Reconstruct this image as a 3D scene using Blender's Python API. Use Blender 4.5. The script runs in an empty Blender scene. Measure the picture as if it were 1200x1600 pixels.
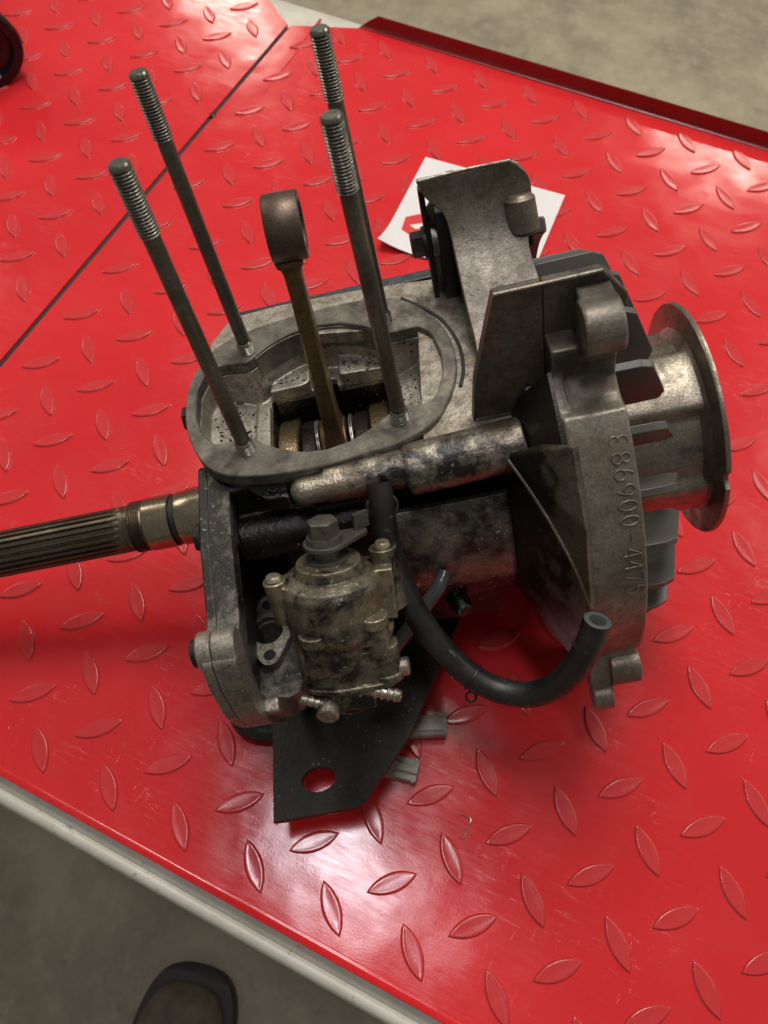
import bpy, bmesh, math, random
from mathutils import Vector, Matrix
from mathutils.geometry import tessellate_polygon
random.seed(7)
sc = bpy.context.scene
MM = 0.001
R_ = math.radians

# ------------------------------------------------------------------ camera
cam_d = bpy.data.cameras.new("camera"); cam = bpy.data.objects.new("camera", cam_d)
sc.collection.objects.link(cam); sc.camera = cam
cam_d.sensor_fit = 'HORIZONTAL'; cam_d.sensor_width = 36; cam_d.lens = 36 * 1294 / 1200
cam_d.clip_start = 0.01; cam_d.clip_end = 100
cv = Matrix(((0.8997559831598163, 0.38732460133817226, -0.2010443333355594),
             (0.43636284026865424, -0.8039791915774148, 0.4039863006875352),
             (-0.005161627726460866, -0.45121736747243296, -0.8923991511036202)))
rot = cv @ Matrix(((1, 0, 0), (0, -1, 0), (0, 0, -1)))
cam.matrix_world = Matrix.Translation(Vector((-40.22, -73.74, 502.56)) * MM) @ rot.to_4x4()
cam_d.dof.use_dof = True; cam_d.dof.focus_distance = 0.40; cam_d.dof.aperture_fstop = 20

# ------------------------------------------------------------------ world, lamps, exposure
w = bpy.data.worlds.new("World"); sc.world = w; w.use_nodes = True
w.node_tree.nodes["Background"].inputs[0].default_value = (1.0, 0.95, 0.86, 1)
w.node_tree.nodes["Background"].inputs[1].default_value = 0.15
sc.view_settings.view_transform = 'Standard'; sc.view_settings.look = 'None'
sc.view_settings.exposure = 0.12; sc.view_settings.gamma = 1.0

def lamp(name, loc, sx, sy, power, col=(1.0, 0.93, 0.83), rz=0.0, tgt=None):
    d = bpy.data.lights.new(name, 'AREA'); d.shape = 'RECTANGLE'; d.size = sx; d.size_y = sy
    d.energy = power; d.color = col
    o = bpy.data.objects.new(name, d); sc.collection.objects.link(o)
    o.location = loc; o.rotation_euler = (0, 0, rz)
    if tgt:
        o.rotation_euler = (Vector(tgt) - Vector(loc)).to_track_quat('-Z', 'Y').to_euler()
    return o
lamp("ceiling_or_fill_lamp", (-0.23, 0.02, 2.0), 0.42, 0.15, 6.2, (0.98, 0.93, 1.0), R_(-25))
lamp("ceiling_or_fill_lamp", (-0.52, 1.10, 2.2), 1.1, 0.6, 37, (1.0, 0.94, 0.86), R_(-20))  # fill lamp added behind, its reflection in the mat hidden by the engine
lamp("ceiling_or_fill_lamp", (-2.62, 3.42, 2.1), 0.6, 0.11, 11, (1.0, 0.93, 0.80), R_(-20))
lamp("ceiling_or_fill_lamp", (-0.10, 3.55, 2.1), 0.6, 0.11, 11, (1.0, 0.93, 0.80), R_(-20))
lamp("ceiling_or_fill_lamp", (1.75, 2.2, 2.2), 2.0, 1.3, 42, (1.0, 0.93, 0.82), R_(-20))  # added fill lamp, reflects off the mat outside the frame
lamp("ceiling_or_fill_lamp", (-4.1, 1.2, 2.2), 2.0, 1.3, 50, (1.0, 0.93, 0.82), R_(-20))  # added fill lamp far left, its reflection kept out of view

# ------------------------------------------------------------------ material helpers
def nodes_of(m):
    m.use_nodes = True
    nt = m.node_tree; return nt, nt.nodes, nt.links, nt.nodes["Principled BSDF"]
class NT:
    def __init__(s, name):
        s.m = bpy.data.materials.new(name); s.nt, s.n, s.l, s.b = nodes_of(s.m)
        tc = s.n.new("ShaderNodeTexCoord"); s.obj = tc.outputs["Object"]; s.gen = tc.outputs["Generated"]
        s.geo = s.n.new("ShaderNodeNewGeometry")
    def noise(s, scale, detail=4, rough=.6, vec=None, dist=0, out=0):
        t = s.n.new("ShaderNodeTexNoise"); t.inputs["Scale"].default_value = scale
        t.inputs["Detail"].default_value = detail; t.inputs["Roughness"].default_value = rough
        t.inputs["Distortion"].default_value = dist
        s.l.new(vec or s.obj, t.inputs["Vector"]); return t.outputs[out]
    def voro(s, scale, feat='F1', vec=None, rnd=1):
        t = s.n.new("ShaderNodeTexVoronoi"); t.inputs["Scale"].default_value = scale; t.feature = feat
        t.inputs["Randomness"].default_value = rnd
        s.l.new(vec or s.obj, t.inputs["Vector"]); return t.outputs[0]
    def ramp(s, fac, stops):
        r = s.n.new("ShaderNodeValToRGB"); e = r.color_ramp.elements
        while len(e) < len(stops): e.new(0.5)
        for k, (p, c) in enumerate(stops):
            e[k].position = p; e[k].color = (c, c, c, 1) if isinstance(c, (int, float)) else (*c, 1)
        s.l.new(fac, r.inputs[0]); return r.outputs[0]
    def mix(s, f, a, b, mode='MIX'):
        x = s.n.new("ShaderNodeMix"); x.data_type = 'RGBA'; x.blend_type = mode
        for k, v in ((0, f), (6, a), (7, b)):
            if hasattr(v, "links"): s.l.new(v, x.inputs[k])
            elif isinstance(v, (int, float)): x.inputs[k].default_value = v if k == 0 else (v, v, v, 1)
            else: x.inputs[k].default_value = (*v, 1)
        return x.outputs[2]
    def math(s, op, a, b=0.0, c=None, clamp=False):
        x = s.n.new("ShaderNodeMath"); x.operation = op; x.use_clamp = clamp
        for k, v in enumerate((a, b) if c is None else (a, b, c)):
            if hasattr(v, "links"): s.l.new(v, x.inputs[k])
            else: x.inputs[k].default_value = v
        return x.outputs[0]
    def sep(s, v=None):
        x = s.n.new("ShaderNodeSeparateXYZ"); s.l.new(v or s.obj, x.inputs[0]); return x.outputs
    def scalevec(s, sx, sy, sz):
        x = s.n.new("ShaderNodeMapping"); x.inputs["Scale"].default_value = (sx, sy, sz)
        s.l.new(s.obj, x.inputs[0]); return x.outputs[0]
    def bump(s, h, strength=.3, dist=.001, prev=None):
        x = s.n.new("ShaderNodeBump"); x.inputs["Strength"].default_value = strength
        x.inputs["Distance"].default_value = dist
        s.l.new(h, x.inputs["Height"])
        if prev: s.l.new(prev, x.inputs["Normal"])
        return x.outputs[0]
    def set(s, **k):
        names = dict(col="Base Color", rough="Roughness", metal="Metallic", nrm="Normal", spec="Specular IOR Level",
                     coat="Coat Weight", coatr="Coat Roughness")
        for a, v in k.items():
            i = s.b.inputs[names[a]]
            if hasattr(v, "links"): s.l.new(v, i)
            elif isinstance(v, (int, float)): i.default_value = v
            else: i.default_value = (*v, 1)
        return s.m

def metal(name, clean, grime=(.012, .010, .008), amount=.5, scale=70, rough=(.42, .75), met=(.85, .1),
          fine=900, bump=.25, spots=0.0, front=None, tint=(.16, .10, .05), tintamt=0.0, soft=.12, fleck=0.0, cast=.5, spots2=0.0, wear=0.0, pits=.5):
    """bare metal with a film of dirt in patches; front=(axis, lo, hi, gain) adds more dirt towards one end of the engine"""
    s = NT(name)
    n1 = s.noise(scale, 8, .62, dist=.4); n2 = s.noise(scale * 4.3, 6, .7); n3 = s.noise(fine, 3, .6)
    f = s.math('ADD', s.math('MULTIPLY', n1, .72), s.math('MULTIPLY', n2, .28))
    if front:
        for ax, lo, hi, gain in ([front] if isinstance(front[0], str) else front):
            mr = s.n.new("ShaderNodeMapRange"); s.l.new(s.sep()['xyz'.index(ax)], mr.inputs[0])
            mr.inputs[1].default_value = lo * MM; mr.inputs[2].default_value = hi * MM
            mr.inputs[3].default_value = 0; mr.inputs[4].default_value = gain
            f = s.math('ADD', f, mr.outputs[0])
    if wear:
        cav = s.math('SUBTRACT', .5, s.geo.outputs["Pointiness"])
        f = s.math('ADD', f, s.math('MULTIPLY', cav, wear))
    thr = 1.0 - amount
    lo, hi = .28 + .44 * thr - soft, .28 + .44 * thr + soft
    mask = s.ramp(f, [(max(0, lo), 0), (min(1, hi), 1)])
    clean_v = s.mix(s.ramp(n3, [(.35, 0), (.7, 1)]), tuple(c * .72 for c in clean), tuple(min(1, c * 1.22) for c in clean))
    if tintamt:
        clean_v = s.mix(s.math('MULTIPLY', s.ramp(s.noise(scale * 1.7, 4), [(.45, 0), (.65, 1)]), tintamt), clean_v, tint)
    col = s.mix(mask, clean_v, grime)
    if pits:
        p1 = s.ramp(s.noise(430, 3, .55), [(.56, 0), (.66, pits)])
        col = s.mix(s.math('MULTIPLY', p1, s.ramp(n2, [(.35, .25), (.6, 1)])), col, tuple(g_ * 1.3 + .004 for g_ in grime))
    if wear:
        ed = s.ramp(s.geo.outputs["Pointiness"], [(.53, 0), (.60, .75)])
        col = s.mix(s.math('MULTIPLY', ed, s.ramp(n2, [(.38, .1), (.55, 1)])), col, tuple(min(1, c * 1.5) for c in clean))
    if spots:
        sp = s.ramp(s.voro(650), [(.0, 1), (.10, 1), (.16, 0)])
        sp = s.math('MULTIPLY', sp, s.ramp(s.noise(60, 3), [(.48, 0), (.6, spots)]))
        col = s.mix(sp, col, (.01, .008, .006))
    if spots2:
        sp = s.math('MULTIPLY', s.ramp(s.noise(330, 2, .5), [(.635, 0), (.66, 1)]), s.ramp(s.noise(38, 2), [(.42, 0), (.55, spots2)]))
        col = s.mix(sp, col, (.012, .010, .008))
    rr = s.n.new("ShaderNodeMapRange"); s.l.new(mask, rr.inputs[0]); rr.inputs[3].default_value = rough[0]; rr.inputs[4].default_value = rough[1]
    ro = s.math('ADD', rr.outputs[0], s.math('MULTIPLY', s.math('SUBTRACT', n2, .5), .25), clamp=True)
    mm_ = s.n.new("ShaderNodeMapRange"); s.l.new(mask, mm_.inputs[0]); mm_.inputs[3].default_value = met[0]; mm_.inputs[4].default_value = met[1]
    if fleck:
        fl = s.math('MULTIPLY', s.ramp(s.noise(420, 2, .5), [(.66 if fleck < .95 else .60, 0), (.70 if fleck < .95 else .65, 1)]), s.ramp(s.noise(45, 2), [(.5, 0), (.6, fleck)]))
        if fleck >= .95:
            mr = s.n.new("ShaderNodeMapRange"); s.l.new(s.sep()[1], mr.inputs[0]); mr.inputs[1].default_value = -.046; mr.inputs[2].default_value = -.056
            fl = s.math('MULTIPLY', fl, mr.outputs[0])
        col = s.mix(fl, col, (.62, .60, .55))
    nrm = s.bump(n3, bump, .0004, s.bump(n2, bump * cast, .0012))
    return s.set(col=col, rough=ro, metal=mm_.outputs[0], nrm=nrm)

ALU = (.40, .375, .33)
M = {}
M['deck'] = metal('deck_metal', (.36, .335, .285), grime=(.060, .054, .044), amount=.50, scale=60, rough=(.36, .5), fine=1400, tint=(.13, .12, .095), tintamt=.7, soft=.13, bump=.15, met=(.85, .45))
M['pocket'] = metal('pocket_metal', (0.466, 0.429, 0.368), amount=.24, scale=50, rough=(.45, .55), spots=1.0, spots2=.9, fine=800, bump=.3, soft=.16, grime=(.10, .09, .07), met=(.75, .5))
M['case'] = metal('oily_case_metal', (0.382, 0.337, 0.284), amount=.88, scale=38, rough=(.34, .26), met=(.8, .0), bump=.6, soft=.07, grime=(.006, .005, .004), tintamt=.5,
                  front=[('y', -66, -52, -.02), ('z', -16, -40, .10), ('x', 30, -40, .10)], fleck=.5, cast=1.0, wear=1.3)
M['top'] = metal('flat_top_metal', (0.445, 0.409, 0.343), amount=.22, scale=80, rough=(.5, .6), spots=.7, bump=.35, tintamt=.55)
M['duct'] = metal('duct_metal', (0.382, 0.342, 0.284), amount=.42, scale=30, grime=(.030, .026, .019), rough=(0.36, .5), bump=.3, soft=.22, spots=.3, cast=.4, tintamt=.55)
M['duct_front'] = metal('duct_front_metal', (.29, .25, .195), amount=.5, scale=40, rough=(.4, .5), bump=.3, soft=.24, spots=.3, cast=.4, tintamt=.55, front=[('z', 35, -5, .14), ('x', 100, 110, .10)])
M['ring'] = metal('fan_housing_metal', (0.382, 0.342, 0.279), amount=.47, scale=28, grime=(.035, .030, .022), rough=(0.34, .5), bump=.25, soft=.26, front=[('y', -70, -50, .25)], wear=1.3, tintamt=.55)
M['cone'] = metal('oily_cone_metal', (0.265, 0.225, 0.186), amount=.74, scale=26, rough=(.34, .36), met=(.7, 0), bump=.5, soft=.08)
M['cover'] = metal('side_cover_metal', (0.265, 0.240, 0.201), amount=.80, scale=90, rough=(.42, .5), met=(.75, .1), bump=.5, soft=.12, fleck=.5,
                   front=[('y', -95, -125, -.22)])
M['cup'] = metal('starter_cup_metal', (0.286, 0.250, 0.196), amount=.3, scale=40, rough=(0.36, .6), bump=.3, spots=.5, pits=.12)
M['bright'] = metal('bright_alu', (0.445, 0.409, 0.343), amount=.36, scale=60, rough=(.34, .5), bump=.4, soft=.2)
M['stud'] = metal('stud_steel', (.23, .215, .18), amount=.45, scale=30, rough=(.36, .45), fine=600, bump=.1, grime=(.07, .062, .05), met=(.9, .7), tint=(.16, .115, .07), tintamt=.4, pits=.12)
M['thread'] = metal('thread_steel', (.34, .32, .275), amount=.3, scale=60, rough=(.3, .45), bump=.1, grime=(.04, .036, .03), met=(.95, .7), pits=.12)
M['rod'] = metal('brown_rod_steel', (.30, .19, .10), amount=.38, scale=50, rough=(.34, .5), bump=.25, grime=(.035, .022, .014), met=(.85, .4), soft=.2)
M['eye'] = metal('rod_eye_steel', (.17, .125, .095), amount=.35, scale=40, rough=(.4, .5), bump=.2, grime=(.05, .035, .028), met=(.85, .6), soft=.25, pits=.12)
M['gold'] = metal('oiled_web_steel', (.46, .36, .20), amount=.35, scale=90, rough=(.22, .3), bump=.5, grime=(.10, .07, .035), met=(.95, .7), soft=.2)
M['darkweb'] = metal('dark_web_steel', (.10, .085, .08), amount=.5, scale=80, rough=(.25, .3), bump=.4, met=(.9, .5))
M['washer'] = metal('washer_steel', (.6, .58, .54), amount=.1, scale=50, rough=(.2, .3), bump=.1, pits=.12)
M['spline'] = metal('spline_steel', (.20, .165, .12), amount=.40, scale=35, rough=(.32, .42), bump=.2, grime=(.05, .038, .027), met=(.95, .8), soft=.2, pits=.12)
M['journal'] = metal('journal_steel', (.46, .40, .30), amount=.25, scale=35, rough=(.22, .3), bump=.1, grime=(.16, .11, .06), met=(1, .9), soft=.3, pits=.12)
M['seal'] = metal('seal_groove', (.03, .03, .03), amount=.5, rough=(.5, .6), met=(.3, .1))
M['pump'] = metal('pump_metal', (.41, .36, .25), amount=.64, scale=40, rough=(0.24, .40), bump=.5, grime=(.010, .008, .006), met=(.85, .25), soft=.12,
                  tint=(.30, .23, .12), tintamt=.5, front=[('z', -55, -110, .14)], fleck=.3, wear=1.3)
M['pump_clean'] = metal('pump_fitting_metal', (0.424, 0.383, 0.314), amount=.4, scale=120, rough=(.38, .5), bump=.06, fine=400, met=(.9, .6), cast=.2)
M['lever'] = metal('lever_steel', (.20, .19, .16), amount=.4, scale=80, rough=(.35, .5), bump=.2, met=(.85, .4), grime=(.04, .036, .03))
M['blackbolt'] = metal('black_bolt', (.028, .027, .025), amount=.4, scale=90, rough=(.4, .55), met=(.6, .2), bump=.2)
M['plate'] = metal('black_plate', (.030, .027, .022), amount=.5, scale=40, rough=(.36, .6), met=(.5, .1), bump=.25, fine=500, spots=.3, fleck=.25)
M['blueblack'] = metal('black_painted_edge', (.05, .06, .075), amount=.4, scale=60, rough=(.25, .4), met=(.2, .1), bump=.3, grime=(.02, .022, .028))
M['flange'] = metal('intake_metal', (.40, .37, .30), amount=.50, scale=110, rough=(.42, .5), bump=.6, met=(.8, .1), fleck=.5, soft=.16)

def plain(name, col, rough, bump=.1, scale=300, var=.15, met=0.0, spec=.5, big=30, rv=.1):
    s = NT(name)
    a = s.noise(big, 5); b = s.noise(scale, 3)
    c = s.mix(s.ramp(a, [(.3, 0), (.7, 1)]), tuple(x * (1 - var) for x in col), tuple(min(1, x * (1 + var)) for x in col))
    return s.set(col=c, rough=s.math('ADD', rough - rv / 2, s.math('MULTIPLY', a, rv)), metal=met, spec=spec, nrm=s.bump(b, bump, .0003))
M['rubber'] = metal('black_rubber', (.028, .028, .027), grime=(.007, .007, .007), amount=.62, scale=70, met=(0, 0), rough=(.5, .36), bump=.25, fleck=.12, fine=1200, soft=.2, pits=0)
M['rubber_end'] = plain('hose_cut_end', (.06, .065, .065), .5, .3, 900, .3)
M['fan'] = plain('grey_plastic', (.080, .077, .070), .36, .15, 500, .25, big=25, rv=.2)
M['connector'] = plain('grey_connector_plastic', (.27, .26, .215), .5, .25, 400, .4, big=110)
M['clear_tube'] = plain('smoky_tube', (.06, .065, .07), .22, .05, 300, .2)
M['wire'] = plain('black_wire', (.012, .012, .012), .4, .05)
M['gloss_black'] = plain('gloss_black_plastic', (.006, .006, .007), .12, .02, 200, .2, rv=.06)
M['boot'] = plain('boot_leather', (.13, .105, .075), .62, .6, 500, .4, big=50, rv=.2)
M['boot_rim'] = plain('boot_rubber', (.022, .020, .018), .55, .3, 400, .3)
M['white'] = None

def mat_vinyl(name, base, rough, wave):
    s = NT(name)
    big = s.noise(7, 2, .4); mid = s.noise(28, 2, .4); fine = s.noise(900, 2, .5)
    scr = s.noise(60, 5, .65, vec=s.scalevec(1, 7, 1)); scr2 = s.noise(60, 5, .65, vec=s.scalevec(6, 1, 1))
    smudge = s.ramp(s.noise(14, 6, .65, dist=1.0), [(.42, 0), (.72, 1)])
    dust = s.ramp(s.voro(420), [(.0, 1), (.035, 1), (.06, 0)])
    dustm = s.math('MULTIPLY', dust, s.ramp(s.noise(50, 2), [(.44, 0), (.58, 1)]))
    c = s.mix(s.ramp(big, [(.3, 0), (.7, 1)]), tuple(x * .93 for x in base), tuple(min(1, x * 1.06) for x in base))
    c = s.mix(s.math('MULTIPLY', smudge, .12), c, (base[0] * .92, base[1] + .05, base[2] + .05))
    line = s.ramp(scr, [(.615, 0), (.622, 1), (.63, 0)]); line2 = s.ramp(scr2, [(.635, 0), (.641, 1), (.648, 0)])
    ln = s.math('MULTIPLY', s.math('ADD', line, line2, clamp=True), s.ramp(s.noise(16, 2), [(.48, 0), (.64, .24)]))
    c = s.mix(ln, c, (min(1, base[0] * 1.1), base[1] + .16, base[2] + .15))
    c = s.mix(s.math('MULTIPLY', dustm, .8), c, (.10, .02, .015))
    h = s.math('ADD', s.math('MULTIPLY', big, 1.0), s.math('MULTIPLY', mid, .22))
    nrm = s.bump(h, wave, .02); nrm = s.bump(fine, .06, .0003, nrm); nrm = s.bump(ln, .3, .0002, nrm)
    r = s.math('ADD', rough, s.math('ADD', s.math('MULTIPLY', smudge, .07), s.math('MULTIPLY', s.math('SUBTRACT', scr, .5), .2)))
    return s.set(col=c, rough=r, nrm=nrm, spec=.55)
RED = (.60, .022, .027)
M['red'] = mat_vinyl('red_vinyl', RED, .15, .11)
M['red_tread'] = mat_vinyl('red_vinyl_tread', (.54, .036, .040), .17, .05)

def white_paint():
    s = NT('white_painted_metal')
    n = s.noise(40, 6, .65); f = s.noise(500, 3)
    chip = s.math('MULTIPLY', s.ramp(s.noise(180, 4, .7), [(.60, 0), (.66, 1)]), s.ramp(s.noise(25, 2), [(.5, 0), (.6, .7)]))
    c = s.mix(s.ramp(n, [(.35, 0), (.75, 1)]), (.56, .55, .48), (.44, .42, .35)); c = s.mix(chip, c, (.20, .18, .14))
    return s.set(col=c, rough=.4, nrm=s.bump(f, .15, .0004, s.bump(n, .3, .001)))
M['white'] = white_paint()
def concrete():
    s = NT('concrete')
    a = s.noise(9, 8, .65); b = s.noise(45, 6, .7); c_ = s.noise(260, 3)
    c = s.mix(s.ramp(a, [(.35, 0), (.65, 1)]), (.19, .165, .115), (.33, .29, .205))
    c = s.mix(s.ramp(b, [(.5, 0), (.72, .45)]), c, (.42, .375, .28)); c = s.mix(s.ramp(s.noise(25, 4), [(.6, 0), (.75, .5)]), c, (.13, .12, .095))
    return s.set(col=c, rough=s.math('ADD', .45, s.math('MULTIPLY', b, .2)), nrm=s.bump(c_, .15, .001, s.bump(b, .2, .002)))
M['concrete'] = concrete()
M['paper'] = plain('white_paper', (.70, .69, .68), .35, .05, 200, .03)
M['paper_red'] = plain('red_print', (.62, .03, .03), .35, .02, 200, .05)
M['paper_grey'] = plain('grey_print', (.25, .25, .27), .4, .02, 200, .05)
M['dark'] = plain('dark_void', (.004, .004, .004), .8, .1)
M['pale'] = plain('pale_tape', (.30, .30, .29), .3, .1)
M['gasket'] = plain('gasket_black', (.02, .02, .02), .5, .2, 400)

# ------------------------------------------------------------------ geometry helpers (millimetres)
def frame(d):
    d = Vector(d).normalized(); a = Vector((0, 0, 1)) if abs(d.z) < .9 else Vector((1, 0, 0))
    u = d.cross(a).normalized(); return d, u, d.cross(u).normalized()
AX = {'x': lambda p, t: (t, p[0], p[1]), 'y': lambda p, t: (p[0], t, p[1]), 'z': lambda p, t: (p[0], p[1], t)}
def rounded(pts, r, n=5):
    """round every corner of a closed outline"""
    out = []; N = len(pts)
    for i in range(N):
        p = Vector(pts[i]); a = Vector(pts[i - 1]); b = Vector(pts[(i + 1) % N])
        rr = r[i] if isinstance(r, (list, tuple)) else r
        la, lb = (a - p).length, (b - p).length; rr = min(rr, la * .48, lb * .48)
        if rr <= .05: out.append(tuple(p)); continue
        s, e = p + (a - p).normalized() * rr, p + (b - p).normalized() * rr
        for k in range(n + 1):
            t = k / n; out.append(tuple(s * (1 - t) ** 2 + p * 2 * t * (1 - t) + e * t * t))
    return out
def circle(cx, cy, r, n=32, ry=None, a0=0): return [(cx + r * math.cos(a0 + 2 * math.pi * k / n), cy + (ry or r) * math.sin(a0 + 2 * math.pi * k / n)) for k in range(n)]
def curve(pts, n=6, closed=False):
    """Catmull-Rom through the points"""
    P = [Vector(p) for p in pts]; N = len(P); out = []
    rng = N if closed else N - 1
    for i in range(rng):
        p0 = P[(i - 1) % N] if closed or i > 0 else P[0] * 2 - P[1]
        p1 = P[i]; p2 = P[(i + 1) % N]
        p3 = P[(i + 2) % N] if closed or i + 2 < N else P[-1] * 2 - P[-2]
        for k in range(n):
            t = k / n
            out.append(tuple(.5 * ((2 * p1) + (p2 - p0) * t + (2 * p0 - 5 * p1 + 4 * p2 - p3) * t * t + (3 * p1 - p0 - 3 * p2 + p3) * t ** 3)))
    if not closed: out.append(tuple(P[-1]))
    return out
class G:
    def __init__(s): s.v = []; s.f = []
    def add(s, v, f):
        o = len(s.v); s.v += [tuple(x) for x in v]; s.f += [tuple(i + o for i in q) for q in f]; return s
    def prism(s, pts, ax, a, b, hole=None, M=None):
        A = AX[ax]; loops = [list(pts)] + ([list(hole)] if hole else [])
        n = sum(len(l) for l in loops); v = []; f = []
        for t in (a, b):
            for l in loops: v += [A(p, t) for p in l]
        if hole:
            tri = tessellate_polygon([[Vector((p[0], p[1], 0)) for p in l] for l in loops])
            for t in tri: f.append(tuple(t)); f.append(tuple(i + n for i in reversed(t)))
        else:
            f.append(tuple(range(n))); f.append(tuple(reversed(range(n, 2 * n))))
        o = 0
        for l in loops:
            k = len(l)
            for i in range(k): f.append((o + i, o + (i + 1) % k, o + (i + 1) % k + n, o + i + n))
            o += k
        if M is not None: v = [tuple(M @ Vector(p)) for p in v]
        return s.add(v, f)
    def box(s, lo, hi, M=None):
        return s.prism([(lo[0], lo[1]), (hi[0], lo[1]), (hi[0], hi[1]), (lo[0], hi[1])], 'z', lo[2], hi[2], M=M)
    def rev(s, prof, c=(0, 0, 0), d=(1, 0, 0), seg=48, a0=0, a1=360, rad=None, caps=True):
        """revolve (axial, radius) points about the axis d through c; rad(angle, axial, r) may vary the radius"""
        D, U, V = frame(d)
        if tuple(d) == (1, 0, 0): U, V = Vector((0, 1, 0)), Vector((0, 0, 1))
        c = Vector(c); full = abs(a1 - a0 - 360) < 1e-6; m = seg if full else seg + 1; n = len(prof); v = []; f = []
        for k in range(m):
            a = R_(a0 + (a1 - a0) * k / seg)
            for (t, r) in prof:
                if rad: r = rad(a, t, r)
                v.append(tuple(c + D * t + (U * math.cos(a) + V * math.sin(a)) * r))
        for k in range(seg):
            k2 = (k + 1) % m
            for i in range(n - 1): f.append((k * n + i, k * n + i + 1, k2 * n + i + 1, k2 * n + i))
        closed = (prof[0] == prof[-1])
        if caps and full and not closed:
            if prof[0][1] > 1e-6: f.append(tuple(k * n for k in range(m)))
            if prof[-1][1] > 1e-6: f.append(tuple(k * n + n - 1 for k in reversed(range(m))))
        if caps and not full:
            f.append(tuple(range(n))); f.append(tuple((m - 1) * n + i for i in reversed(range(n))))
        return s.add(v, f)
    def cyl(s, p0, p1, r0, r1=None, seg=24, ch=0):
        p0, p1 = Vector(p0), Vector(p1); L = (p1 - p0).length; r1 = r0 if r1 is None else r1
        pr = [(0, r0), (L, r1)] if not ch else [(0, r0 - ch), (ch, r0), (L - ch, r1), (L, r1 - ch)]
        return s.rev(pr, p0, tuple(p1 - p0), seg)
    def ring(s, p0, p1, ro, ri, seg=40, ch=.4):
        p0, p1 = Vector(p0), Vector(p1); L = (p1 - p0).length
        pr = [(0, ri), (0, ro - ch), (ch, ro), (L - ch, ro), (L, ro - ch), (L, ri), (0, ri)]
        return s.rev(pr, p0, tuple(p1 - p0), seg)
    def hexa(s, p0, p1, r, ch=.5):
        p0, p1 = Vector(p0), Vector(p1); L = (p1 - p0).length
        return s.rev([(0, r), (L - ch, r), (L, r - ch * 1.6)], p0, tuple(p1 - p0), 6)
    def tube(s, path, r, seg=16, cap=True, ri=None):
        P = [Vector(p) for p in path]; n = len(P); v = []; f = []; N = None
        for i, p in enumerate(P):
            t = (P[min(i + 1, n - 1)] - P[max(i - 1, 0)]).normalized()
            if N is None: _, N, _ = frame(t)
            N = (N - t * N.dot(t)).normalized(); B = t.cross(N)
            rr = r[i] if isinstance(r, (list, tuple)) else r
            for k in range(seg):
                a = 2 * math.pi * k / seg; v.append(p + (N * math.cos(a) + B * math.sin(a)) * rr)
        for i in range(n - 1):
            for k in range(seg): f.append((i * seg + k, i * seg + (k + 1) % seg, (i + 1) * seg + (k + 1) % seg, (i + 1) * seg + k))
        if cap: f.append(tuple(reversed(range(seg)))); f.append(tuple((n - 1) * seg + k for k in range(seg)))
        return s.add(v, f)
    def ball(s, c, r, seg=16, sc_=(1, 1, 1)):
        v = []; f = []; rows = seg // 2
        for i in range(rows + 1):
            th = math.pi * i / rows
            for k in range(seg):
                a = 2 * math.pi * k / seg
                v.append((c[0] + r * sc_[0] * math.sin(th) * math.cos(a), c[1] + r * sc_[1] * math.sin(th) * math.sin(a), c[2] + r * sc_[2] * math.cos(th)))
        for i in range(rows):
            for k in range(seg): f.append((i * seg + k, i * seg + (k + 1) % seg, (i + 1) * seg + (k + 1) % seg, (i + 1) * seg + k))
        return s.add(v, f)
def make(name, g, mat, parent=None, bevel=0.0, smooth=38, remesh=0.0, relax=4, label=None, kind=None, cat=None, group=None, loc=None, sub=0, extra=None):
    me = bpy.data.meshes.new(name)
    me.from_pydata([(a * MM, b * MM, c * MM) for a, b, c in g.v], [], g.f)
    bm = bmesh.new(); bm.from_mesh(me)
    bmesh.ops.remove_doubles(bm, verts=bm.verts, dist=1e-6)
    bmesh.ops.recalc_face_normals(bm, faces=bm.faces); bm.to_mesh(me); bm.free()
    me.shade_smooth()
    o = bpy.data.objects.new(name, me); sc.collection.objects.link(o)
    mats = mat if isinstance(mat, list) else [mat]
    for m in mats: me.materials.append(m)
    if remesh:
        md = o.modifiers.new("remesh", 'REMESH'); md.mode = 'VOXEL'; md.voxel_size = remesh * MM; md.use_smooth_shade = True
        if relax:
            sm = o.modifiers.new("relax", 'SMOOTH'); sm.factor = .5; sm.iterations = relax
    else:
        me.set_sharp_from_angle(angle=R_(smooth))
        if bevel:
            b = o.modifiers.new("bevel", 'BEVEL'); b.width = bevel * MM; b.segments = 2; b.limit_method = 'ANGLE'
            b.angle_limit = R_(smooth); b.harden_normals = True
    if parent: o.parent = parent
    if loc is not None: o.location = Vector(loc) * MM
    for k, v in (("label", label), ("kind", kind), ("category", cat), ("group", group)):
        if v: o[k] = v
    return o
def empty(name, label, cat, loc=(0, 0, 0), group=None, matrix=None):
    o = bpy.data.objects.new(name, None); sc.collection.objects.link(o); o.empty_display_size = .02
    if matrix is not None: o.matrix_world = matrix
    else: o.location = Vector(loc) * MM
    o["label"] = label; o["category"] = cat
    if group: o["group"] = group
    return o

# ------------------------------------------------------------------ setting: floor, table, mats
floor = G(); floor.add([(-6000, -6000, -520), (6000, -6000, -520), (6000, 9000, -520), (-6000, 9000, -520)], [(0, 1, 2, 3)])
make("floor", floor, M['concrete'], kind="structure")

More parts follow.
